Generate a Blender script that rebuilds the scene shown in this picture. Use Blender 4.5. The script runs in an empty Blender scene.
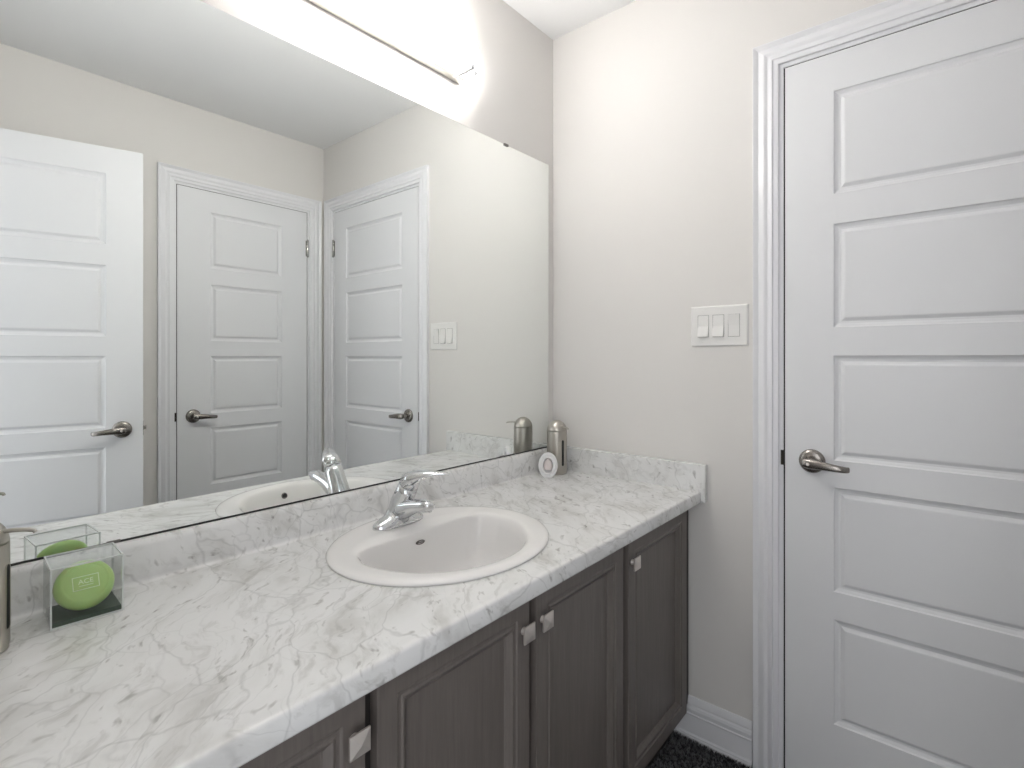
import bpy, bmesh, math, random
from mathutils import Vector, Matrix
from math import sin, cos, pi, radians, sqrt, atan2

S = bpy.context.scene
COL = S.collection

# ------------------------------------------------------------------ camera, world, exposure
D0 = 2.018
CAM = Vector((-.815 * D0, -.5845 * D0, 1.212))
cd = bpy.data.cameras.new('camera')
cam = bpy.data.objects.new('camera', cd); COL.objects.link(cam)
cam.location = CAM
cam.rotation_euler = (radians(90), 0, radians(40.1 - 90))
cd.sensor_fit = 'HORIZONTAL'; cd.sensor_width = 36
cd.lens = 526 / 1024 * 36
cd.shift_y = -27 / 1024
cd.clip_start = .02; cd.clip_end = 50
S.camera = cam

w = bpy.data.worlds.new('world'); S.world = w
w.use_nodes = True
w.node_tree.nodes['Background'].inputs[0].default_value = (.93, .96, 1, 1)
w.node_tree.nodes['Background'].inputs[1].default_value = .9
S.view_settings.view_transform = 'Standard'
S.view_settings.look = 'None'
S.view_settings.gamma = 1
S.view_settings.use_curve_mapping = False
S.view_settings.exposure = 0.13
LAMP = 18.0            # brightness of the lit vanity shade

# added soft fill light outside the open doorway, lifts the dim lower room
def area(name, loc, rot, sx, sy, power, col=(1, 1, 1)):
    l = bpy.data.lights.new(name, 'AREA'); l.shape = 'RECTANGLE'; l.size = sx; l.size_y = sy
    l.energy = power; l.color = col
    o = bpy.data.objects.new(name, l); COL.objects.link(o); o.location = loc; o.rotation_euler = rot
    return o
area('hall_fill', (-2.55, -1.85, 1.15), (radians(90), 0, radians(-62)), 1.5, 1.9, 14, (.97, .98, 1))

# ------------------------------------------------------------------ materials
def mat(name, col=(.8, .8, .8), rough=.5, metal=0, spec=.5, **k):
    m = bpy.data.materials.new(name); m.use_nodes = True
    b = m.node_tree.nodes['Principled BSDF']
    b.inputs['Base Color'].default_value = (*col, 1)
    b.inputs['Roughness'].default_value = rough
    b.inputs['Metallic'].default_value = metal
    b.inputs['Specular IOR Level'].default_value = spec
    for n, v in k.items(): b.inputs[n.replace('_', ' ')].default_value = v
    return m
def nd(m, t, **k):
    n = m.node_tree.nodes.new(t)
    for a, v in k.items(): setattr(n, a, v)
    return n
def lk(m, a, b): m.node_tree.links.new(a, b)
def coords(m, scale=(1, 1, 1), rot=(0, 0, 0)):
    g = nd(m, 'ShaderNodeNewGeometry'); mp = nd(m, 'ShaderNodeMapping')
    mp.inputs['Scale'].default_value = scale; mp.inputs['Rotation'].default_value = rot
    lk(m, g.outputs['Position'], mp.inputs['Vector']); return mp.outputs[0]
def bump(m, scale, strength, dist=.001, detail=3, sc=(1, 1, 1)):
    b = m.node_tree.nodes['Principled BSDF']
    n = nd(m, 'ShaderNodeTexNoise'); n.inputs['Scale'].default_value = scale; n.inputs['Detail'].default_value = detail
    lk(m, coords(m, sc), n.inputs['Vector'])
    bp = nd(m, 'ShaderNodeBump'); bp.inputs['Strength'].default_value = strength; bp.inputs['Distance'].default_value = dist
    lk(m, n.outputs['Fac'], bp.inputs['Height']); lk(m, bp.outputs[0], b.inputs['Normal'])
    return n
def ramp(m, fac, stops):
    r = nd(m, 'ShaderNodeValToRGB'); e = r.color_ramp.elements
    while len(e) < len(stops): e.new(.5)
    for i, (p, c) in enumerate(stops):
        e[i].position = p; e[i].color = (*c, 1) if len(c) == 3 else c
    lk(m, fac, r.inputs[0]); return r.outputs[0]
def mixc(m, fac, a, b, mode='MIX'):
    x = nd(m, 'ShaderNodeMix', data_type='RGBA', blend_type=mode)
    if isinstance(fac, float): x.inputs[0].default_value = fac
    else: lk(m, fac, x.inputs[0])
    for s, v in ((6, a), (7, b)):
        if isinstance(v, tuple): x.inputs[s].default_value = (*v, 1)
        else: lk(m, v, x.inputs[s])
    return x.outputs[2]

WALL = mat('wall_paint', (.73, .71, .685), .85); bump(WALL, 260, .15, .0006)
CEIL = mat('ceiling_paint', (.88, .88, .88), .9); bump(CEIL, 200, .15, .0006)
DOOR = mat('door_paint', (.78, .785, .80), .38); bump(DOOR, 420, .02, .0002)
TRIM = mat('trim_paint', (.80, .80, .82), .32)
NICKEL = mat('satin_nickel', (.33, .305, .28), .26, 1)
DNICK = mat('dark_nickel', (.20, .19, .18), .35, 1)
CHROME = mat('chrome', (.70, .71, .72), .06, 1)
STEEL = mat('brushed_steel', (.50, .475, .43), .36, 1); bump(STEEL, 60, .12, .0004, 2, (1, 1, .02))
BRUSH = mat('brushed_knob', (.80, .75, .71), .55, 1)
HINGE = mat('bright_hinge', (.45, .44, .42), .2, 1)
BLACKM = mat('blackened_metal', (.06, .055, .05), .35, 1)
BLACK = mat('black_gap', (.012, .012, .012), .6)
WHITEP = mat('white_plastic', (.80, .79, .77), .3)
WHITEG = mat('white_gloss', (.88, .87, .87), .3)
GEL = mat('pink_gel', (.80, .72, .70), .4)
PORC = mat('porcelain', (.83, .815, .80), .07)
LOGO = mat('stamp_grey', (.16, .14, .13), .4)
TILE = mat('floor_tile', (.22, .22, .21), .5)
RUG = mat('rug_pile', (.1, .1, .1), 1.0, 0, .1)
SOAP = mat('green_soap', (.40, .58, .20), .35, 0, .5, Subsurface_Weight=.25, Subsurface_Scale=.01)
SOAPP = mat('pale_green_print', (.74, .86, .58), .5)
TRAY = mat('dark_green_base', (.035, .06, .04), .45)
EDGE = mat('acrylic_edge', (.86, .90, .87), .2, 0, .5, Transmission_Weight=.25)  # whitish colour stands in for light refracted along the acrylic edges

def make_mirror():
    m = bpy.data.materials.new('mirror_glass'); m.use_nodes = True
    nt = m.node_tree; nt.nodes.remove(nt.nodes['Principled BSDF'])
    g = nd(m, 'ShaderNodeBsdfGlossy'); g.inputs['Color'].default_value = (.945, .968, .955, 1); g.inputs['Roughness'].default_value = 0
    lk(m, g.outputs[0], nt.nodes['Material Output'].inputs[0]); return m
MIRROR = make_mirror()

def make_clear():
    m = bpy.data.materials.new('clear_acrylic'); m.use_nodes = True
    nt = m.node_tree; nt.nodes.remove(nt.nodes['Principled BSDF'])
    t = nd(m, 'ShaderNodeBsdfTransparent'); t.inputs[0].default_value = (.985, .993, .988, 1)
    g = nd(m, 'ShaderNodeBsdfGlossy'); g.inputs['Roughness'].default_value = .03
    f = nd(m, 'ShaderNodeFresnel'); f.inputs[0].default_value = 1.49
    x = nd(m, 'ShaderNodeMixShader'); g2 = nd(m, 'ShaderNodeNewGeometry'); inv = nd(m, 'ShaderNodeMath', operation='SUBTRACT'); inv.inputs[0].default_value = 1; lk(m, g2.outputs['Backfacing'], inv.inputs[1]); mu = nd(m, 'ShaderNodeMath', operation='MULTIPLY'); lk(m, f.outputs[0], mu.inputs[0]); lk(m, inv.outputs[0], mu.inputs[1]); lk(m, mu.outputs[0], x.inputs[0]); lk(m, t.outputs[0], x.inputs[1]); lk(m, g.outputs[0], x.inputs[2])
    lk(m, x.outputs[0], nt.nodes['Material Output'].inputs[0]); return m
CLEAR = make_clear()

def emis(name, col, st):
    m = mat(name, (.9, .9, .9), .25); b = m.node_tree.nodes['Principled BSDF']
    b.inputs['Emission Color'].default_value = (*col, 1); b.inputs['Emission Strength'].default_value = st
    return m
SHADE = emis('lit_frosted_glass', (1, .98, .955), LAMP)
BULB = emis('lit_bulb', (1, .975, .945), LAMP * 1.2)

def make_marble():
    m = mat('marble_laminate', (.8, .8, .8), .22); b = m.node_tree.nodes['Principled BSDF']
    base = coords(m, (1, 1, 1), (.5, .4, radians(-44)))
    wn = nd(m, 'ShaderNodeTexNoise'); wn.inputs['Scale'].default_value = 5; wn.inputs['Detail'].default_value = 4; wn.inputs['Roughness'].default_value = .5
    lk(m, base, wn.inputs['Vector'])
    sub = nd(m, 'ShaderNodeVectorMath', operation='SUBTRACT'); lk(m, wn.outputs['Color'], sub.inputs[0]); sub.inputs[1].default_value = (.5, .5, .5)
    scl = nd(m, 'ShaderNodeVectorMath', operation='SCALE'); lk(m, sub.outputs[0], scl.inputs[0]); scl.inputs['Scale'].default_value = .15
    add = nd(m, 'ShaderNodeVectorMath', operation='ADD'); lk(m, base, add.inputs[0]); lk(m, scl.outputs[0], add.inputs[1])
    st = nd(m, 'ShaderNodeMapping'); st.inputs['Scale'].default_value = (1, 2.6, 1.6); lk(m, add.outputs[0], st.inputs['Vector'])
    def vein(scale, width, dark, seed):
        v = nd(m, 'ShaderNodeTexVoronoi', feature='DISTANCE_TO_EDGE'); v.inputs['Scale'].default_value = scale
        off = nd(m, 'ShaderNodeVectorMath', operation='ADD'); lk(m, st.outputs[0], off.inputs[0]); off.inputs[1].default_value = (seed, seed * .7, seed * 1.3)
        lk(m, off.outputs[0], v.inputs['Vector'])
        return ramp(m, v.outputs['Distance'], [(0, (dark,) * 3), (width, (1, 1, 1))])
    n2 = nd(m, 'ShaderNodeTexNoise'); n2.inputs['Scale'].default_value = 7; n2.inputs['Detail'].default_value = 5
    lk(m, st.outputs[0], n2.inputs['Vector'])
    cloud = ramp(m, n2.outputs['Fac'], [(.30, (.64, .635, .62)), (.45, (.76, .76, .75)), (.60, (.80, .80, .795))])
    n3 = nd(m, 'ShaderNodeTexNoise'); n3.inputs['Scale'].default_value = 3.5; n3.inputs['Detail'].default_value = 3
    lk(m, base, n3.inputs['Vector'])
    mask = ramp(m, n3.outputs['Fac'], [(.40, (0, 0, 0)), (.60, (1, 1, 1))])
    v1 = vein(3.6, .016, .80, 3.1); v2 = vein(9, .03, .86, 7.7)
    a = mixc(m, .9, cloud, v1, 'MULTIPLY')
    c = mixc(m, mask, a, mixc(m, 1.0, a, v2, 'MULTIPLY'))
    # small dark flecks
    n4 = nd(m, 'ShaderNodeTexNoise'); n4.inputs['Scale'].default_value = 50; n4.inputs['Detail'].default_value = 2
    st2 = nd(m, 'ShaderNodeMapping'); st2.inputs['Scale'].default_value = (.6, 1.5, 1); lk(m, add.outputs[0], st2.inputs['Vector']); lk(m, st2.outputs[0], n4.inputs['Vector'])
    fl = ramp(m, n4.outputs['Fac'], [(.63, (1, 1, 1)), (.75, (.54, .53, .52))])
    n5 = nd(m, 'ShaderNodeTexNoise'); n5.inputs['Scale'].default_value = 24; n5.inputs['Detail'].default_value = 4; n5.inputs['Roughness'].default_value = .6
    st3 = nd(m, 'ShaderNodeMapping'); st3.inputs['Scale'].default_value = (.5, 2.4, 1.5); lk(m, add.outputs[0], st3.inputs['Vector']); lk(m, st3.outputs[0], n5.inputs['Vector'])
    sk_ = ramp(m, n5.outputs['Fac'], [(.32, (.78, .775, .765)), (.47, (1, 1, 1))])
    c2 = mixc(m, .85, mixc(m, .8, c, sk_, 'MULTIPLY'), fl, 'MULTIPLY')
    lk(m, c2, b.inputs['Base Color'])
    return m
MARBLE = make_marble()

def make_wood():
    m = mat('grey_brown_wood', (.1, .09, .085), .42); b = m.node_tree.nodes['Principled BSDF']
    n = nd(m, 'ShaderNodeTexNoise'); n.inputs['Scale'].default_value = 120; n.inputs['Detail'].default_value = 5; n.inputs['Roughness'].default_value = .7
    lk(m, coords(m, (1, 1, .06)), n.inputs['Vector'])
    c = ramp(m, n.outputs['Fac'], [(.3, (.122, .106, .096)), (.7, (.162, .142, .129))])
    lk(m, c, b.inputs['Base Color'])
    bp = nd(m, 'ShaderNodeBump'); bp.inputs['Strength'].default_value = .2; bp.inputs['Distance'].default_value = .0004
    lk(m, n.outputs['Fac'], bp.inputs['Height']); lk(m, bp.outputs[0], b.inputs['Normal'])
    return m
WOOD = make_wood()
WOODD = mat('cabinet_frame_dark', (.035, .031, .028), .55)
rn = bump(TILE, 8, .1)
_n = nd(RUG, 'ShaderNodeTexNoise'); _n.inputs['Scale'].default_value = 110; _n.inputs['Detail'].default_value = 2
lk(RUG, coords(RUG), _n.inputs['Vector'])
lk(RUG, ramp(RUG, _n.outputs['Fac'], [(.38, (.035, .035, .037)), (.62, (.20, .20, .205))]), RUG.node_tree.nodes['Principled BSDF'].inputs['Base Color'])

# ------------------------------------------------------------------ mesh helpers
def link(name, bm, m, parent=None, smooth=False, bevel=0, seg=2, mats=None, M=None):
    bmesh.ops.remove_doubles(bm, verts=bm.verts, dist=1e-6)
    bmesh.ops.recalc_face_normals(bm, faces=bm.faces)
    me = bpy.data.meshes.new(name); bm.to_mesh(me); bm.free()
    o = bpy.data.objects.new(name, me); COL.objects.link(o)
    for x in (mats or [m]): me.materials.append(x)
    if parent is not None: o.parent = parent
    if M is not None: o.matrix_world = M
    if smooth:
        for p in me.polygons: p.use_smooth = True
        if smooth != 'all':
            me.set_sharp_from_angle(angle=radians(40))
    if bevel:
        b = o.modifiers.new('bevel', 'BEVEL'); b.width = bevel; b.segments = seg; b.limit_method = 'ANGLE'; b.angle_limit = radians(40)
        b.harden_normals = False
    return o
def tag(o, label, cat=None, group=None, kind=None):
    if label: o['label'] = label
    if cat: o['category'] = cat
    if group: o['group'] = group
    if kind: o['kind'] = kind
    return o
def empty(name, loc=(0, 0, 0), rz=0):
    o = bpy.data.objects.new(name, None); COL.objects.link(o); o.location = loc; o.rotation_euler = (0, 0, rz)
    o.empty_display_size = .05
    return o
def box(bm, x0, x1, y0, y1, z0, z1):
    v = [bm.verts.new(p) for p in ((x0, y0, z0), (x1, y0, z0), (x1, y1, z0), (x0, y1, z0), (x0, y0, z1), (x1, y0, z1), (x1, y1, z1), (x0, y1, z1))]
    for f in ((0, 3, 2, 1), (4, 5, 6, 7), (0, 1, 5, 4), (1, 2, 6, 5), (2, 3, 7, 6), (3, 0, 4, 7)):
        bm.faces.new([v[i] for i in f])
def bx(*a):
    bm = bmesh.new(); box(bm, *a); return bm
def loft(bm, rings, cap0=True, cap1=True, closed=True):
    R = [[bm.verts.new(p) for p in r] for r in rings]
    n = len(R[0])
    for a, b in zip(R, R[1:]):
        for i in range(n if closed else n - 1):
            j = (i + 1) % n
            bm.faces.new((a[i], a[j], b[j], b[i]))
    if cap0: bm.faces.new(R[0][::-1])
    if cap1: bm.faces.new(R[-1])
    return R
def frame(d, up=Vector((0, 0, 1))):
    d = Vector(d).normalized()
    if abs(d.dot(up)) > .98: up = Vector((0, 1, 0))
    u = d.cross(up).normalized(); v = u.cross(d).normalized(); return u, v
def sup(t, n):
    c, s = cos(t), sin(t); return math.copysign(abs(c) ** (2 / n), c), math.copysign(abs(s) ** (2 / n), s)
def sweep(bm, pts, radii, n=20, power=2, cap0=True, cap1=True, up=Vector((0, 0, 1)), tang=None):
    """loft of super-ellipses along pts; radii entries r or (ru, rv)"""
    pts = [Vector(p) for p in pts]; rings = []
    for i, p in enumerate(pts):
        if tang: d = Vector(tang[i])
        else: d = pts[min(i + 1, len(pts) - 1)] - pts[max(i - 1, 0)]
        u, v = frame(d, up); r = radii[i]
        ru, rv = r if isinstance(r, tuple) else (r, r)
        rings.append([p + u * ru * sup(2 * pi * k / n, power)[0] + v * rv * sup(2 * pi * k / n, power)[1] for k in range(n)])
    loft(bm, rings, cap0, cap1)
def lathe(bm, prof, n=40, axis='z', c=(0, 0, 0), cap0=True, cap1=True):
    rings = []
    for r, h in prof:
        ring = []
        for k in range(n):
            a = 2 * pi * k / n; x, y = r * cos(a), r * sin(a)
            p = {'z': (x, y, h), 'y': (x, h, y), 'x': (h, x, y)}[axis]
            ring.append(Vector(p) + Vector(c))
        rings.append(ring)
    loft(bm, rings, cap0, cap1)

# ------------------------------------------------------------------ room shell
H = 2.428; XL = -1.72; YB = -1.661; T = .12
def struct(name, bm, m, label, cat, **k):
    return tag(link(name, bm, m, **k), label, cat, None, 'structure')
LW = .735                                   # leaf width of the near doors
RD0, RD1 = -.810, -1.545                    # closet door on the right wall
BD0, BD1 = -.103, -.757                     # door on the back wall
LD0, LD1 = -1.545, -.79                     # doorway in the left wall
DH = 2.036
J = .021
bm = bmesh.new(); box(bm, XL - T, T, 0, T, 0, H)
struct('wall_front', bm, WALL, 'off-white wall behind the long vanity mirror', 'wall')
bm = bmesh.new()
box(bm, 0, T, RD0 + J, 0, 0, H); box(bm, 0, T, YB, RD1 - J, 0, H); box(bm, 0, T, RD1 - J, RD0 + J, DH + J, H)
struct('wall_right', bm, WALL, 'off-white wall holding the light switches', 'wall')
bm = bmesh.new()
box(bm, BD0 + J, T, YB - T, YB, 0, H); box(bm, XL - T, BD1 - J, YB - T, YB, 0, H); box(bm, BD1 - J, BD0 + J, YB - T, YB, DH + J, H)
struct('wall_back', bm, WALL, 'off-white wall seen in the mirror behind the doors', 'wall')
bm = bmesh.new()
box(bm, XL - T, XL, YB, LD0 - J, 0, H); box(bm, XL - T, XL, LD1 + J, 0, 0, H); box(bm, XL - T, XL, LD0 - J, LD1 + J, DH + J, H)
struct('wall_left', bm, WALL, 'wall with the open doorway at the end of the vanity', 'wall')
struct('floor', bx(XL - T, T, YB - T, T, -.05, 0), TILE, 'dark grey tiled floor under the bath mat', 'floor')
struct('ceiling', bx(XL - T, T, YB - T, T, H, H + .05), CEIL, 'plain white ceiling above the vanity light', 'ceiling')

# ------------------------------------------------------------------ doors
PAN = [(.221, .504), (.579, .860), (.933, 1.216), (1.292, 1.571), (1.652, 1.930)]
def door_leaf(wd, st, z0=.012, z1=DH - .003, th=.035):
    """front face at y=0 looking to -y, x from 0 to wd"""
    bm = bmesh.new()
    prof = [(0, 0), (.0025, -.004), (.0105, -.008), (.016, -.0085), (.0245, -.0025), (.027, -.002)]
    for side in (1, -1):
        Y = lambda d: (-d if side == 1 else th + d)      # d negative = into the leaf
        def q(x0, x1, a, b):
            v = [bm.verts.new((x, Y(0), z)) for x, z in ((x0, a), (x1, a), (x1, b), (x0, b))]; bm.faces.new(v)
        zs = [z0] + [z for p in PAN for z in p] + [z1]
        for a, b in zip(zs, zs[1:]):
            q(0, st, a, b); q(wd - st, wd, a, b)
        for i in range(0, len(zs), 2): q(st, wd - st, zs[i], zs[i + 1])
        for a, b in PAN:
            rings = []
            for ins, d in prof:
                rings.append([bm.verts.new((x, Y(d), z)) for x, z in ((st + ins, a + ins), (wd - st - ins, a + ins), (wd - st - ins, b - ins), (st + ins, b - ins))])
            for r0, r1 in zip(rings, rings[1:]):
                for i in range(4): bm.faces.new((r0[i], r0[(i + 1) % 4], r1[(i + 1) % 4], r1[i]))
            bm.faces.new(rings[-1])
    zs = [z0] + [z for p in PAN for z in p] + [z1]
    for x in (0, wd):
        for a, b in zip(zs, zs[1:]):
            bm.faces.new([bm.verts.new(p) for p in ((x, 0, a), (x, th, a), (x, th, b), (x, 0, b))])
    for z in (z0, z1):
        for a, b in ((0, st), (st, wd - st), (wd - st, wd)):
            bm.faces.new([bm.verts.new(p) for p in ((a, 0, z), (b, 0, z), (b, th, z), (a, th, z))])
    return bm

def add_lever(parent, x, sgn, z=.925, y=0, out=-1):
    """lever handle; sgn = direction of the lever along local x, out = -1 for the front face"""
    h = empty('door_handle', (x, y, z)); h.parent = parent
    o = out
    bm = bmesh.new(); lathe(bm, [(.0325, 0), (.0325, o * .004), (.030, o * .008), (.024, o * .0105), (.016, o * .012), (.0145, o * .016)], 40, 'y')
    link('rosette', bm, NICKEL, h, True)
    bm = bmesh.new(); lathe(bm, [(.011, o * .012), (.0105, o * .048)], 24, 'y', cap1=True)
    link('neck', bm, NICKEL, h, True)
    bm = bmesh.new()
    pts = []; rad = []
    for t, l, oo, dz, rz, ry in ((0, -.0135, .046, .0, .007, .004), (0, -.011, .047, 0, .0115, .008), (0, 0, .049, 0, .0135, .0095), (0, .015, .052, 0, .0130, .009), (0, .034, .055, -.001, .0112, .0072), (0, .057, .056, -.003, .0095, .0062), (0, .076, .0535, -.005, .0085, .0058), (0, .087, .049, -.006, .0078, .0052), (0, .091, .044, -.006, .0072, .004)):
        pts.append((sgn * l, o * oo, dz)); rad.append((ry, rz))
    sweep(bm, pts, rad, 18, 2.6)
    link('lever', bm, NICKEL, h, True)
    bm = bmesh.new(); lathe(bm, [(.0042, o * .052), (.0042, o * .0605), (.0030, o * .062)], 16, 'y')
    tag(link('privacy_button', bm, BRUSH, h, True), 'bright round push button')
    return h

def make_door(name, origin, rz, wd, st, latch, label, M=None):
    """latch: 0 = latch edge at local x=0, 1 = at local x=wd"""
    d = empty(name, origin, rz)
    tag(d, label, 'door', None, 'structure')
    link('door_panel', door_leaf(wd, st), DOOR, d)
    lx = .068 if latch == 0 else wd - .068; sg = 1 if latch == 0 else -1
    add_lever(d, lx, sg)
    add_lever(d, lx, sg, y=.035, out=1)
    # latch bolt in the free edge
    ex = 0 if latch == 0 else wd; e = -1 if latch == 0 else 1
    bm = bmesh.new(); box(bm, *sorted((ex - e * .01, ex + e * .0012)), .0055, .0295, .897, .953)
    link('latch_plate', bm, NICKEL, d)
    hx = wd if latch == 0 else 0
    for hz in (.20, 1.83):
        bm = bmesh.new()
        sgn = 1 if latch == 0 else -1
        lathe(bm, [(.004, -.050), (.0062, -.047), (.0062, .047), (.004, .050)], 14, 'z', (hx + sgn * .0015, -.006, hz))
        for k in (-.0275, -.0095, .0095, .0275):
            lathe(bm, [(.0067, -.0008), (.0067, .0008)], 14, 'z', (hx + sgn * .0015, -.006, hz + k))
        box(bm, *sorted((hx - sgn * .007, hx + sgn * .009)), -.0012, .001, hz - .044, hz + .044)
        tag(link('hinge', bm, HINGE, d, True), 'bright metal hinge')
    return d

def make_trim(name, origin, rz, wd, z1, label, strike=None, leg_right=True, depth=.119):
    """casing and jamb round an opening of local x from 0..wd"""
    g = .0042; s0, s1 = -g, wd + g
    d = empty(name, origin, rz); tag(d, label, 'trim', None, 'structure')
    # profile: distance outward from jamb inner edge, height toward the room
    prof = [(.012, 0), (.012, .0085), (.0145, .0105), (.016, .0105), (.026, .0115), (.0275, .0125), (.029, .0160), (.033, .0155), (.040, .0128), (.043, .0128), (.049, .0160), (.053, .0172), (.060, .0150), (.067, .0125), (.069, .0120), (.0705, .0135), (.082, .0205), (.0835, .0200), (.0835, 0)]
    bm = bmesh.new(); rings = []
    for dd, hh in [(a * .94, b * .78) for a, b in prof]:
        rings.append([(s0 - dd, -hh, 0), (s0 - dd, -hh, z1 + dd), (s1 + dd, -hh, z1 + dd), (s1 + dd, -hh, 0)])
    loft(bm, rings, False, False, closed=False)
    link('casing', bm, TRIM, d, False)
    bm = bmesh.new(); t = .018
    box(bm, s0 - t, s0, 0, depth, 0, z1 + t); box(bm, s1, s1 + t, 0, depth, 0, z1 + t); box(bm, s0, s1, 0, depth, z1, z1 + t)
    # door stop behind the leaf
    box(bm, s0, s0 + .012, .038, .075, 0, z1); box(bm, s1 - .012, s1, .038, .075, 0, z1); box(bm, s0 + .012, s1 - .012, .038, .075, z1 - .012, z1)
    link('jamb', bm, TRIM, d)
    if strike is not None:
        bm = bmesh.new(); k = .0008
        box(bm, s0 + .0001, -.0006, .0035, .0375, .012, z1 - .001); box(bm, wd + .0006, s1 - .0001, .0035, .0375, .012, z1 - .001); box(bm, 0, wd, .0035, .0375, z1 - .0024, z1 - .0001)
        tag(link('gap_shade', bm, BLACK, d), 'black strip painting the shade in the gap round the door')  # black boxes stand in for the shade inside the door slit
    if strike is not None:
        ex = s0 if strike == 0 else s1; e = -1 if strike == 0 else 1
        bm = bmesh.new()
        ys = [(-.003, .018), (-.001, .024), (.02, .030)]
        box(bm, *sorted((ex + e * .007, ex - e * .0012)), -.0015, .03, .905, .947)
        tag(link('strike_plate', bm, BLACKM, d, False, .0006), 'dark metal strike plate')
    return d

R90 = radians(90)
make_door('door_1', (0, RD0, 0), -R90, RD0 - RD1, .119, 0, 'large white panelled door with satin lever on the right-hand wall')
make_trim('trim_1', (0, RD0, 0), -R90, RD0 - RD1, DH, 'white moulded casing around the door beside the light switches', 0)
make_door('door_2', (BD0, YB, 0), radians(180), BD0 - BD1, .147, 1, 'closed white panelled door with hinges, centre of the mirror reflection')
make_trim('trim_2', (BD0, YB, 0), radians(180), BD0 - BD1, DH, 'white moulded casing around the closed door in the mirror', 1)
make_door('door_3', (-.98, -1.338, 0), radians(195.3), LW, .119, 0, 'white panelled door standing open at the edge of the mirror reflection')
_d3 = bpy.data.objects['door_3']
tag(link('latch_bolt', bx(-.011, .0005, .012, .025, .917, .933), NICKEL, _d3, False, .002), 'small metal latch bolt')
make_trim('trim_3', (XL, LD0, 0), R90, LD1 - LD0, DH, 'white casing of the open doorway beside the vanity')

# baseboards: profile (distance from wall, z)
BP = [(.0, 0), (.017, 0), (.017, .012), (.014, .017), (.014, .021), (.0110, .026), (.0110, .080), (.0125, .084), (.0125, .0855), (.0100, .088), (.0110, .100), (.0090, .107), (.0050, .1110), (.0085, .1130), (.0085, .118), (.005, .132), (.003, .137), (0, .137)]
def baseboard(name, p0, p1, nrm, label):
    p0 = Vector(p0); p1 = Vector(p1); n = Vector(nrm); bm = bmesh.new()
    loft(bm, [[p + n * a + Vector((0, 0, z)) for a, z in BP] for p in (p0, p1)])
    return struct(name, bm, TRIM, label, 'baseboard')
baseboard('baseboard_right', (0, -.488, 0), (0, RD0 + .0865, 0), (-1, 0, 0), 'white moulded baseboard between the vanity and the door casing')
baseboard('baseboard_back', (BD1 - .0865, YB, 0), (XL, YB, 0), (0, 1, 0), 'white baseboard beneath the open door along the back wall')
baseboard('baseboard_left', (XL, LD1 + .0865, 0), (XL, -.535, 0), (1, 0, 0), 'short white baseboard between the doorway and the vanity')

# ------------------------------------------------------------------ mirror
MX0, MX1, MZ0, MZ1, MY = -1.68, -.037, .8745, 1.9365, -.006
t = empty('wall_mirror', (0, 0, MZ0))
tag(t, 'wide frameless mirror on the wall above the marble backsplash', 'mirror')
link('mirror_glass', bx(MX0, MX1, MY, -.001, 0, MZ1 - MZ0), None, t, mats=[MIRROR, DNICK])
me = t.children[0].data
for p in me.polygons:
    p.material_index = 0 if p.normal.y < -.9 else 1
tag(link('bottom_gap', bx(MX0, MX1, -.0075, -.0005, -.0023, .0012), BLACK, t), 'thin black strip painting the dark gap under the mirror')  # black strip paints the dark gap between mirror and backsplash
def clip(x, z, top):
    bm = bmesh.new()
    s = 1 if top else -1
    box(bm, x - .010, x + .010, MY - .0035, -.0002, *(sorted((z, z + s * .003)))); box(bm, x - .010, x + .010, MY - .0035, MY - .0005, *sorted((z - s * .004, z)))
    link('mirror_clip', bm, DNICK, t)
clip(-.283, MZ1 - MZ0, True); clip(-1.38, MZ1 - MZ0, True)
for x in (-.304, -1.379):
    bm = bmesh.new(); box(bm, x - .010, x + .010, MY - .002, MY - .0005, -.001, .0030); link('mirror_clip', bm, DNICK, t)

# ------------------------------------------------------------------ countertop
CZ, CY, CB, SX0 = .794, -.577, .757, -1.700
SCX, SCY, SA, SB = -.8265, -.286, .2620, .2285
ct = empty('countertop', (0, 0, CB))
tag(ct, 'long white and grey marble-look countertop with raised backsplash', 'countertop')
OFF = Vector((0, 0, -CB))
bm = bmesh.new()
# profile (y,z) from flat top to front lip and underside
front = [(-.555, CZ), (-.565, CZ + .0004), (-.5715, CZ + .0005), (-.5745, CZ - .0003), (-.5762, CZ - .0022), (-.577, CZ - .005), (-.577, CB + .006), (-.575, CB + .002), (-.571, CB), (-.50, CB)]
back = [(-.040, CZ), (-.0335, CZ + .0003), (-.0305, CZ + .0014), (-.0285, CZ + .0036), (-.0275, CZ + .008), (-.0255, .860), (-.022, .867), (-.018, .8715), (-.012, .8722), (-.0004, .8722), (-.0004, CB), (-.05, CB)]
def strip(prof, x0=SX0, x1=-.0005):
    loft(bm, [[(x, y, z) for y, z in prof] for x in (x0, x1)], False, False, closed=False)
strip(front); strip(back)
HX0, HX1, HY0, HY1 = -1.12, -.535, -.555, -.040
def quad(x0, x1, y0, y1, z): bm.faces.new([bm.verts.new(p) for p in ((x0, y0, z), (x1, y0, z), (x1, y1, z), (x0, y1, z))])
for z, (ya, yb) in ((CZ, (HY0, HY1)), (CB, (-.50, -.05))):
    quad(SX0, HX0, ya, yb, z); quad(HX1, -.0005, ya, yb, z)
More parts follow.
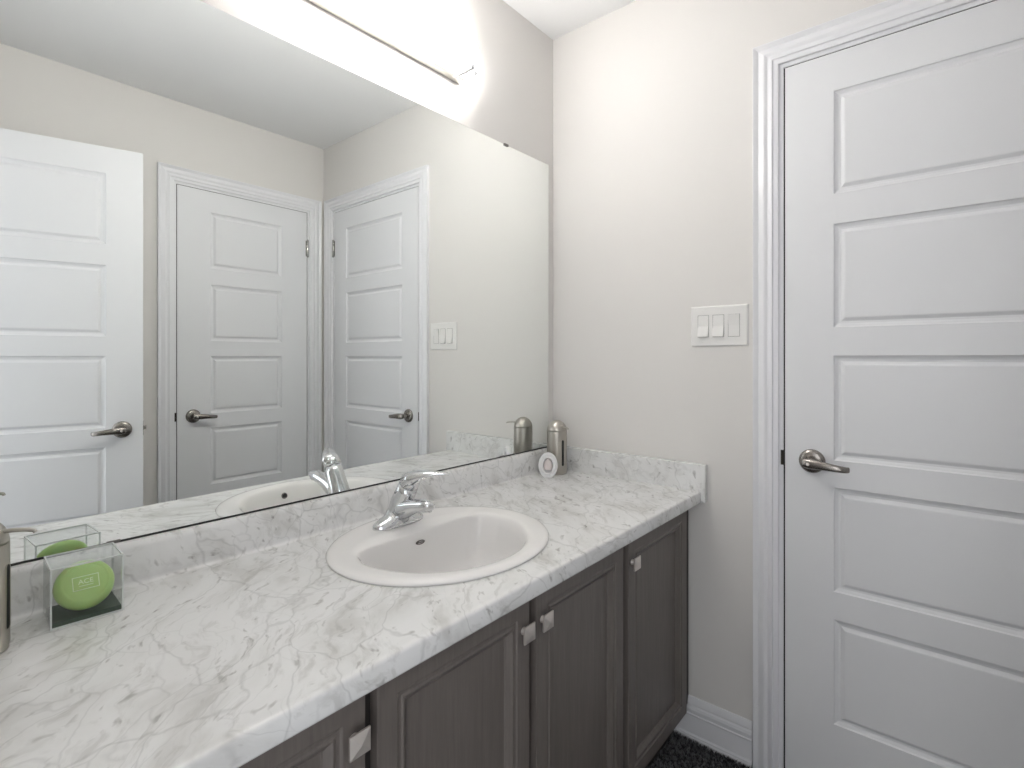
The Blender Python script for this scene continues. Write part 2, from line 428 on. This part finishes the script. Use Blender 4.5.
# ring with an elliptical cut-out
def hole_ring(z, ya, yb, a, b):
    angs = sorted([2 * pi * k / 72 for k in range(72)] + [atan2(yy - SCY, xx - SCX) % (2 * pi) for xx in (HX0, HX1) for yy in (ya, yb)])
    inn, out = [], []
    for t_ in angs:
        dx, dy = cos(t_), sin(t_)
        k = 1 / sqrt((dx / a) ** 2 + (dy / b) ** 2)
        m = min((HX1 - SCX) / dx if dx > 1e-9 else (HX0 - SCX) / dx if dx < -1e-9 else 9, (yb - SCY) / dy if dy > 1e-9 else (ya - SCY) / dy if dy < -1e-9 else 9)
        inn.append(bm.verts.new((SCX + dx * k, SCY + dy * k, z))); out.append(bm.verts.new((SCX + dx * m, SCY + dy * m, z)))
    n = len(angs)
    for i in range(n):
        j = (i + 1) % n; bm.faces.new((inn[i], inn[j], out[j], out[i]))
    return inn
i1 = hole_ring(CZ, HY0, HY1, SA - .014, SB - .014)
for x in (SX0, -.0005):     # end faces
    bm.faces.new([bm.verts.new((x, y, z)) for y, z in front] + [bm.verts.new((x, y, z)) for y, z in reversed(back)])
i2 = hole_ring(CB, -.50, -.05, SA - .014, .215)
for i in range(len(i1)):
    pass
bmesh.ops.translate(bm, verts=bm.verts, vec=OFF)
o = link('worktop', bm, MARBLE, ct, True)
bm = bmesh.new(); box(bm, -.020, -.0005, -.590, -.0255, CB + .003, .878); bmesh.ops.translate(bm, verts=bm.verts, vec=OFF)
tag(link('side_splash', bm, MARBLE, ct, False, .0022, 3), 'upright marble-look splash against the side wall')

# ------------------------------------------------------------------ sink
sk = empty('sink', (SCX, SCY, CZ)); tag(sk, 'oval white drop-in sink set in the marble-look countertop', 'sink')
N = 96
def opening(t_, ax, bf, bb, cy=.012, pb=7):
    # D shaped bowl: front half ellipse, flatter back half
    c, s = cos(t_), sin(t_)
    if s <= 0: return Vector((ax * c, cy + bf * s, 0))
    u, v = sup(t_, pb); 
    return Vector((ax * u * (1 - .10 * v), cy + bb * v, 0))
def el(t_, a, b): return Vector((a * cos(t_), b * sin(t_), 0))
rings = []
def ring(f, z): rings.append([f(2 * pi * k / N) + Vector((0, 0, z)) for k in range(N)])
ring(lambda q: el(q, SA - .004, SB - .004), -.001)
ring(lambda q: el(q, SA - .001, SB - .001), .0015)
ring(lambda q: el(q, SA, SB), .0035)
ring(lambda q: el(q, SA - .002, SB - .002), .0062)
ring(lambda q: el(q, SA - .007, SB - .007), .0088)
ring(lambda q: el(q, SA - .015, SB - .015), .0102)
ring(lambda q: el(q, SA - .026, SB - .022), .0098)
OP = lambda k, dy=0: (lambda q: opening(q, .207 * k, .200 * k, .062 * k) + Vector((0, dy, 0)))
ring(lambda q: el(q, SA - .034, SB - .026) * .45 + OP(1.02)(q) * .55, .0085)
ring(OP(1.02), .0072)
ring(OP(1.0), .0055)
ring(OP(.985), .002)
ring(OP(.965), -.004)
ring(OP(.94), -.022)
ring(OP(.905), -.045)
ring(OP(.86, -.002), -.070)
ring(OP(.78, -.008), -.095)
ring(OP(.64, -.018), -.117)
ring(OP(.44, -.030), -.131)
ring(lambda q: el(q, .045, .035) + Vector((0, -.045, 0)), -.138)
ring(lambda q: el(q, .026, .026) + Vector((0, -.045, 0)), -.141)
bm = bmesh.new(); loft(bm, rings, False, True)
link('basin', bm, PORC, sk, 'all')
bm = bmesh.new(); lathe(bm, [(.024, -.1405), (.024, -.137), (.020, -.1365), (.017, -.139), (.0165, -.133), (.010, -.131)], 32, 'z', (0, -.045, 0))
link('drain', bm, CHROME, sk, True)
OVX, OVY, OVZ = -.006, -.1770, -.023
# overflow opening on the front wall of the bowl
bm = bmesh.new(); lathe(bm, [(.0095, 0), (.0095, .003), (.007, .0042), (.0065, .001)], 28, 'y', (OVX, OVY, OVZ))
bmesh.ops.rotate(bm, verts=bm.verts, cent=(OVX, OVY, OVZ), matrix=Matrix.Rotation(radians(20), 3, 'X'))
tag(link('overflow', bm, DNICK, sk, True), 'round overflow opening in the bowl wall')
bm = bmesh.new(); lathe(bm, [(.0064, .0018), (.0064, .0044)], 24, 'y', (OVX, OVY, OVZ))
bmesh.ops.rotate(bm, verts=bm.verts, cent=(OVX, OVY, OVZ), matrix=Matrix.Rotation(radians(20), 3, 'X'))
link('overflow_hole', bm, BLACK, sk, True)
# small oval stamp on the steep back wall
bm = bmesh.new()
rr = []
for a, b in ((.0095, .0040), (.0080, .0029)):
    for yy in (-.0012, .0012):
        rr.append([(a * cos(2 * pi * k / 32), yy, b * sin(2 * pi * k / 32)) for k in range(32)])
loft(bm, [rr[1], rr[0], rr[2], rr[3]], False, False)
sweep(bm, [(-.0075, 0, -.001), (-.003, 0, .0006), (.001, 0, -.0008), (.006, 0, .001)], [(.0012, .0008)] * 4, 8)
stamp = link('maker_stamp', bm, LOGO, sk, False)
stamp.location = (-.010, .0690, -.018); stamp.scale = (1.35, 1, 1.25)
tag(stamp, 'small dark oval stamp')

# ------------------------------------------------------------------ faucet
FX, FY, FZ = -.835, -.134, CZ + .0100
fc = empty('faucet', (FX, FY, FZ)); tag(fc, 'chrome single-lever faucet standing on the back of the sink', 'faucet')
bm = bmesh.new(); rings = []
SC_ = .94
xs = [-.0775, -.076, -.071, -.062, -.050, -.040, -.032, -.024, 0, .024, .032, .040, .050, .062, .071, .076, .0775]
for x in xs:
    q = abs(x) / .0775
    wy = .0265 * max(0, 1 - q ** 3.2) ** .5 + .0006
    hz = .008 + .022 * (1 - q ** 2) + .030 * math.exp(-(x / .026) ** 4)
    if q > .93: hz = .004 + .009 * (1 - (q - .93) / .07) ** .5
    r = []
    for k in range(24):
        a = 2 * pi * k / 24; u, v = sup(a, 2.4)
        r.append((x * SC_, wy * u, max(-.0005, hz * v) if v > 0 else -.0005))
    rings.append(r)
loft(bm, rings)
link('base', bm, CHROME, fc, True)
def fp(x, y, z): return Vector((x - FX, y - FY, z - FZ))
bm = bmesh.new()
bp_ = [fp(-.836, -.131, .812), fp(-.836, -.138, .835), fp(-.837, -.149, .862), fp(-.836, -.164, .888), fp(-.8355, -.1725, .903)]
sweep(bm, bp_, [(.028, .029), (.0265, .029), (.0245, .0275), (.0238, .0245), (.0235, .0235)], 32, 2.15, up=Vector((0, -1, 0)))
link('body', bm, CHROME, fc, 'all')
ax = (bp_[-1] - bp_[-2]).normalized()
bm = bmesh.new(); sweep(bm, [bp_[-1] - ax * .001, bp_[-1] + ax * .0015], [.0205, .0205], 32, up=Vector((0, -1, 0)))
tag(link('seal_ring', bm, BLACK, fc, True), 'thin dark ring below the handle cap')
# cap
bm = bmesh.new()
pts, rad = [], []
for k in range(9):
    a = k / 8 * pi / 2; pts.append(bp_[-1] + ax * (.0015 + .010 + .0215 * sin(a))); rad.append(max(.0238 * cos(a), .0006))
pts.insert(0, bp_[-1] + ax * .0015); rad.insert(0, .0235)
sweep(bm, pts, rad, 36, up=Vector((0, -1, 0)), tang=[ax] * len(pts))
link('handle_cap', bm, CHROME, fc, 'all')
bm = bmesh.new()
L = [fp(-.838, -.174, .913), fp(-.835, -.189, .9225), fp(-.828, -.207, .9300), fp(-.818, -.227, .9350), fp(-.807, -.246, .9372), fp(-.7965, -.262, .9375), fp(-.792, -.269, .936)]
sweep(bm, L, [(.0235, .020), (.0235, .0175), (.0212, .0130), (.0165, .0085), (.0115, .0042), (.0095, .0036), (.005, .002)], 20, 2.3)
link('lever_handle', bm, CHROME, fc, 'all')
bm = bmesh.new()
Sp = [fp(-.838, -.140, .836), fp(-.839, -.165, .846), fp(-.840, -.190, .8555), fp(-.842, -.215, .8630), fp(-.844, -.238, .868), fp(-.8455, -.256, .8705), fp(-.846, -.264, .870), fp(-.846, -.2675, .869)]
sweep(bm, Sp, [(.024, .026), (.023, .022), (.0205, .0180), (.0185, .0150), (.0170, .0135), (.0160, .0125), (.0135, .0105), (.006, .005)], 24, 2.8)
link('spout', bm, CHROME, fc, 'all')
bm = bmesh.new(); lathe(bm, [(.0112, -.0125), (.0118, -.004), (.0118, 0)], 28, 'z', fp(-.8455, -.252, .869))
link('aerator', bm, CHROME, fc, True)

# ------------------------------------------------------------------ vanity cabinet
cab = empty('vanity_cabinet', (0, 0, 0)); tag(cab, 'dark grey-brown wooden vanity cabinet under the marble-look countertop', 'cabinet')
bm = bmesh.new(); FYF = -.530; TK = .112
box(bm, -1.70, -.0006, FYF, FYF + .018, TK, CB - .0006)          # face frame
box(bm, -1.70, -.0006, FYF + .018, -.001, TK, TK + .016)         # bottom
box(bm, -1.70, -1.684, FYF + .018, -.001, TK + .016, CB - .0006)
box(bm, -.0166, -.0006, FYF + .018, -.001, TK + .016, CB - .0006)
link('carcass', bm, WOODD, cab)
link('toe_kick', bx(-1.70, -.0006, -.488, -.470, 0.0005, TK), WOODD, cab)
def cab_door(x0, x1, knob, kz=.689):
    z0, z1 = .118, .750; yf, yb = -.549, FYF - .0006
    st = .036; bm = bmesh.new()
    prof = [(0, .0), (st, 0), (st + .002, .0030), (st + .009, .0035), (st + .0105, .0015), (st + .013, .0015), (st + .0235, .0095), (st + .0245, .0130)]
    R0 = None
    for ins, dep in prof:
        r = [bm.verts.new((x, yf + dep, z)) for x, z in ((x0 + ins, z0 + ins), (x1 - ins, z0 + ins), (x1 - ins, z1 - ins), (x0 + ins, z1 - ins))]
        if R0:
            for i in range(4): bm.faces.new((R0[i], R0[(i + 1) % 4], r[(i + 1) % 4], r[i]))
        else: first = r
        R0 = r
    bm.faces.new(R0)
    bk = [bm.verts.new((v.co.x, yb, v.co.z)) for v in first]
    for i in range(4): bm.faces.new((first[i], first[(i + 1) % 4], bk[(i + 1) % 4], bk[i]))
    bm.faces.new(bk)
    d = link('cabinet_door', bm, WOOD, cab, False, .0015)
    kx = x1 - .019 if knob > 0 else x0 + .019
    bm = bmesh.new()
    lathe(bm, [(.0075, -.5490), (.006, -.556), (.0075, -.5615)], 20, 'y', (kx, 0, kz))
    h = .0162
    sq = lambda hh, y: [(kx - hh, y, kz - hh), (kx + hh, y, kz - hh), (kx + hh, y, kz + hh), (kx - hh, y, kz + hh)]
    loft(bm, [sq(h - .002, -.5605), sq(h, -.5625), sq(h, -.5655), sq(.0003, -.5693)])
    tag(link('knob', bm, BRUSH, d), 'brushed metal square pyramid knob')
for a in ((-1.566, -1.214, 1), (-1.194, -.843, 1), (-.821, -.465, -1), (-.439, -.062, -1)): cab_door(*a)
d = link('end_panel', bx(-1.698, -1.586, -.549, FYF - .0006, .118, .750), WOOD, cab, False, .0015)

# ------------------------------------------------------------------ vanity light
VX, VZ0, VZ1, HW = -.830, 2.064, 2.205, .412
vl = empty('vanity_light', (VX, 0, 2.06)); tag(vl, 'lit bath bar lamp with bowed frosted glass above the mirror', 'wall lamp')
OZ = 2.06
bm = bx(-.335, .335, -.032, -.0003, 2.059 - OZ, 2.20 - OZ)
tag(link('backplate', bm, mat('lamp_metal', (.62, .60, .56), .3, 1), vl, False, .003), 'long metal backplate')
bm = bmesh.new(); outer, inner = [], []
def bow(dx): return .104 * max(0, 1 - (abs(dx) / HW) ** 2.5) + .004
n = 48
for k in range(n + 1):
    dx = -HW + 2 * HW * k / n; y = bow(dx)
    outer.append((dx, -y)); inner.append((dx * .990, -y + .004))
rings = []
for k in range(n + 1):
    (x, y), (xi, yi) = outer[k], inner[k]
    rings.append([(x, y, VZ0 - OZ), (x, y, VZ1 - OZ), (xi, yi, VZ1 - OZ), (xi, yi, VZ0 - OZ)])
loft(bm, rings)
link('glass_shade', bm, SHADE, vl, True)
bm = bmesh.new()
sweep(bm, [(x, y - .0012, .0035) for x, y in outer[1:-1]], [.0022] * (len(outer) - 2), 8)
link('lower_rail', bm, BRUSH, vl, True)
for x in (-.25, 0, .25):
    bm = bmesh.new(); lathe(bm, [(.010, -.022), (.012, -.030), (.020, -.040), (.027, -.052), (.0285, -.062), (.025, -.074), (.014, -.084), (.002, -.088)], 24, 'y', (x, 0, .070))
    link('bulb', bm, BULB, vl, True)
for x in (-.333, .333):
    bm = bmesh.new(); lathe(bm, [(.004, -.022), (.004, -.060), (.008, -.062), (.008, -.070), (.003, -.074)], 16, 'y', (x, 0, .012))
    link('finial', bm, TRIM, vl, True)
for x in (-.29, .29):
    bm = bmesh.new(); box(bm, x - .006, x + .006, -.098, -.022, -.004, -.001); box(bm, x - .006, x + .006, -.100, -.097, -.004, .010)
    link('glass_bracket', bm, TRIM, vl, False)

# ------------------------------------------------------------------ soap dispensers
def dispenser(loc, head, label):
    d = empty('soap_dispenser', loc, head); tag(d, label, 'soap dispenser', 'steel soap dispensers')
    R = .0355; Hh = .152
    bm = bmesh.new()
    prof = [(R - .004, 0), (R - .001, .002), (R - .001, .006), (R, .008), (R, Hh)]
    lathe(bm, prof, 64)
    for v in bm.verts: pass
    link('canister', bm, STEEL, d, True)
    bm = bmesh.new(); prof = [(R, Hh + .0006)] + [(max(R * cos(a), .0005), Hh + .0006 + .0385 * sin(a)) for a in [k / 12 * pi / 2 for k in range(1, 13)]]
    lathe(bm, prof, 64)
    link('domed_lid', bm, STEEL, d, 'all')
    # level window: dark slot with a raised metal rim
    bm = bmesh.new(); 
    def slotring(hw, zb, zt, y): 
        r = []
        for k in range(12):
            a = -pi + pi * k / 11; r.append((R + y - 0 * hw, hw * cos(a), zb + hw * sin(a)))
        for k in range(12):
            a = pi * k / 11; r.append((R + y, hw * cos(a), zt + hw * sin(a)))
        return r
    loft(bm, [slotring(.0048, .036, .118, -.004), slotring(.0048, .036, .118, .0004)])
    tag(link('level_window', bm, BLACK, d), 'narrow dark vertical window')
    bm = bmesh.new()
    loft(bm, [slotring(.0060, .036, .118, -.004), slotring(.0060, .036, .118, .0009), slotring(.0049, .036, .118, .0009), slotring(.0049, .036, .118, -.004)], False, False)
    link('window_rim', bm, STEEL, d, True)
    bm = bmesh.new(); sweep(bm, [(.028, 0, .170), (.045, 0, .1705), (.057, 0, .1695), (.0655, 0, .1675), (.067, 0, .1645)], [.0032, .003, .0029, .0028, .0027], 14)
    link('nozzle', bm, STEEL, d, True)
    return d
dispenser((-.093, -.084, CZ + .0006), radians(-109), 'round steel soap dispenser with domed lid in the counter corner by the side splash')
dispenser((-1.5655, -.132, CZ + .0006), radians(-29), 'steel soap dispenser cut by the picture edge beside the green soap box')

# ------------------------------------------------------------------ air freshener
af = empty('air_freshener', (-.166, -.098, CZ + .0004), radians(-60)); tag(af, 'small white oval air freshener standing before the steel dispenser', 'air freshener')
# local -y faces the camera
def oval(a, b, y, zc=.041, cut=.0, n=48):
    out = []
    for k in range(n):
        q = 2 * pi * k / n; out.append((a * cos(q), y, max(cut, zc + b * sin(q))))
    return out
bm = bmesh.new()
loft(bm, [oval(.029, .041, .011, cut=.001), oval(.0325, .0445, .008), oval(.0335, .0455, 0), oval(.0325, .0445, -.007), oval(.0305, .0425, -.009), oval(.027, .038, -.0085, cut=.006), oval(.0255, .036, -.006, cut=.008), oval(.0245, .034, -.0085, cut=.010), oval(.020, .029, -.009, cut=.013), oval(.0180, .0265, -.008, cut=.0175), oval(.0172, .0255, -.001, cut=.0165), oval(.0172, .0255, .004, cut=.0165)], True, False)
link('housing', bm, WHITEG, af, 'all')
bm = bmesh.new(); loft(bm, [oval(.0150, .0228, .004, cut=.024), oval(.0150, .0228, -.001, cut=.024), oval(.012, .0195, -.004, cut=.0255), oval(.006, .010, -.0055, cut=.03)], True, True)
tag(link('gel_insert', bm, GEL, af, 'all'), 'pale pink gel insert')
for o in af.children: pass

# ------------------------------------------------------------------ soap in clear box
BXC, BYC = -1.437, -.087
bxr = radians(-3)
sb = empty('soap_box', (BXC, BYC, CZ + .0005), bxr); tag(sb, 'clear square acrylic box with dark green base at the counter end', 'box')
bw, bd, bh, tt = .046, .041, .0925, .0022
bm = bmesh.new(); 
for a in ((-bw + tt, bw - tt, -bd, -bd + tt), (-bw + tt, bw - tt, bd - tt, bd), (-bw, -bw + tt, -bd + tt, bd - tt), (bw - tt, bw, -bd + tt, bd - tt)): box(bm, *a, tt, bh - tt)
box(bm, -bw + tt, bw - tt, -bd + tt, bd - tt, bh - tt, bh)
link('clear_walls', bm, CLEAR, sb)
bm = bmesh.new(); e = tt
for x in (-bw, bw - e):
    for y in (-bd, bd - e): box(bm, x, x + e, y, y + e, 0, bh)
for z in (bh - e,):
    for y in (-bd, bd - e): box(bm, -bw + e, bw - e, y, y + e, z, z + e)
    for x in (-bw, bw - e): box(bm, x, x + e, -bd + e, bd - e, z, z + e)
box(bm, -bw + e, bw - e, -bd, -bd + e, 0, e)
link('polished_edges', bm, EDGE, sb)
tag(link('base_tray', bx(-bw + e + .0004, bw - e - .0004, -bd + e + .0004, bd - e - .0004, 0, .009), TRAY, sb, False, .001), 'dark green base')
# soap: thick round disc leaning back
tilt = radians(52)
so = empty('soap_bar', (BXC, BYC, CZ + .0005), bxr); tag(so, 'round green soap bar leaning inside the clear acrylic box', 'soap')
RS = .0395
bm = bmesh.new()
prof = [(.001, -.017), (.020, -.0175), (.031, -.015), (.037, -.009), (.0395, -.002), (.0388, .004), (.036, .009), (.0325, .0125), (.0295, .0140), (.0285, .0134), (.0275, .0138), (.001, .0140)]
lathe(bm, prof, 64, 'y'); bmesh.ops.scale(bm, verts=bm.verts, vec=(1, -1, 1))
Mx = Matrix.Translation((0.0, -.0065, .0468)) @ Matrix.Rotation(radians(-36), 4, 'X')
bmesh.ops.transform(bm, matrix=Mx, verts=bm.verts)
soap = link('soap_body', bm, SOAP, so, 'all')
# printed frame and lettering on its face
bm = bmesh.new(); lw = .0005
for a in ((-.017, .017, .0085, .0085 + 2 * lw), (-.017, .017, -.0115 - 2 * lw, -.0115)): box(bm, a[0], a[1], -.0146, -.0138, a[2], a[3])
for x in (-.017, .017 - 2 * lw): box(bm, x, x + 2 * lw, -.0146, -.0138, -.0115, .0085)
fnt = bpy.data.curves.new('lettering', 'FONT'); fnt.body = 'ACE'; fnt.size = .0105; fnt.extrude = .0004; fnt.align_x = 'CENTER'
fo = bpy.data.objects.new('lettering', fnt); COL.objects.link(fo)
dg = bpy.context.evaluated_depsgraph_get(); me = bpy.data.meshes.new_from_object(fo.evaluated_get(dg))
me.transform(Matrix.Translation((0, -.0143, -.003)) @ Matrix.Rotation(R90, 4, 'X')); bm.from_mesh(me)
me2 = None
box(bm, -.009, .009, -.0146, -.0138, -.0066, -.0058)
bpy.data.objects.remove(fo); 
bmesh.ops.transform(bm, matrix=Mx, verts=bm.verts)
tag(link('printed_label', bm, SOAPP, so), 'pale framed lettering')

# ------------------------------------------------------------------ light switch plate
sw = empty('light_switch', (0, -.6255, 1.3075), -R90); tag(sw, 'white three-gang rocker switch plate on the wall beside the door casing', 'light switch')
hw, hh = .0865, .0625
bm = bmesh.new()
rc = lambda a, b, y: [(-a, y, -b), (a, y, -b), (a, y, b), (-a, y, b)]
loft(bm, [rc(hw, hh, -.0003), rc(hw, hh, -.0030), rc(hw - .004, hh - .004, -.0062)])
link('wall_plate', bm, WHITEP, sw, False, .0008)
for i, x in enumerate((-.046, 0, .046)):
    # rocker: flat paddle tilted about its middle
    up = 1 if i < 2 else -1
    yT, yB = ((-.0070, -.0150) if i < 2 else (-.0125, -.0070))
    a, b = .0162, .0330
    bm = bmesh.new()
    f = [(-a, yB, -b), (a, yB, -b), (a, -.0080 if i < 2 else -.0068, 0), (a, yT, b), (-a, yT, b), (-a, -.0080 if i < 2 else -.0068, 0)]
    bk = [(p[0], -.0050, p[2]) for p in f]
    F = [bm.verts.new(p) for p in f]; B = [bm.verts.new(p) for p in bk]
    bm.faces.new((F[0], F[1], F[2], F[5])); bm.faces.new((F[5], F[2], F[3], F[4]))
    for k in range(6): bm.faces.new((F[k], B[k], B[(k + 1) % 6], F[(k + 1) % 6]))
    bm.faces.new(B[::-1])
    bmesh.ops.translate(bm, verts=bm.verts, vec=(x, 0, 0))
    link('rocker', bm, WHITEP, sw, False, .0005)
    bm = bmesh.new()
    for (p, q, r, s) in ((-a - .001, -a, -b - .001, b + .001), (a, a + .001, -b - .001, b + .001), (-a, a, b, b + .001), (-a, a, -b - .001, -b)):
        box(bm, x + p, x + q, -.00665, -.006, r, s)
    tag(link('rocker_gap', bm, mat('gap_grey', (.25, .24, .23), .6), sw), 'thin shadow gap around the rocker')
    for z in (-.0485, .0485):
        bm = bmesh.new(); lathe(bm, [(.0026, -.006), (.0026, -.0072), (.0015, -.0076)], 14, 'y', (x, 0, z)); link('screw', bm, WHITEP, sw, True)

# ------------------------------------------------------------------ bath mat
random.seed(4)
rg = empty('bath_mat', (0, 0, 0)); tag(rg, 'dark charcoal shaggy bath mat on the floor before the vanity', 'bath mat')
RX0, RX1, RY0, RY1 = -.95, -.022, -.98, -.4895
link('mat_backing', bx(RX0, RX1, RY0, RY1, .0005, .006), RUG, rg, False, .002)
bm = bmesh.new()
nt_ = 15000
for k in range(nt_):
    # denser near the wall, where the photograph sees it
    x = RX1 - (RX1 - RX0) * random.random() ** 1.7; y = RY0 + (RY1 - RY0) * random.random()
    a = random.random() * 2 * pi; h = random.uniform(.009, .018); ln = random.uniform(.002, .009); wdt = random.uniform(.0012, .0022)
    b = a + random.uniform(-1, 1)
    dx, dy = cos(a) * wdt, sin(a) * wdt; lx, ly = -sin(b) * ln, cos(b) * ln
    x = min(max(x, RX0 + .008), RX1 - .010); y = min(max(y, RY0 + .008), RY1 - .008)
    v = [bm.verts.new(p) for p in ((x - dx, y - dy, .004), (x + dx, y + dy, .004), (x + dx * .9 + lx * .5, y + dy * .9 + ly * .5, .004 + h * .7), (x - dx * .9 + lx * .5, y - dy * .9 + ly * .5, .004 + h * .7), (x + lx, y + ly, .004 + h))]
    bm.faces.new(v[:4]); bm.faces.new((v[3], v[2], v[4]))
me = bpy.data.meshes.new('pile'); bm.to_mesh(me); bm.free(); me.materials.append(RUG)
o = bpy.data.objects.new('pile', me); COL.objects.link(o); o.parent = rg; o['kind'] = 'stuff'
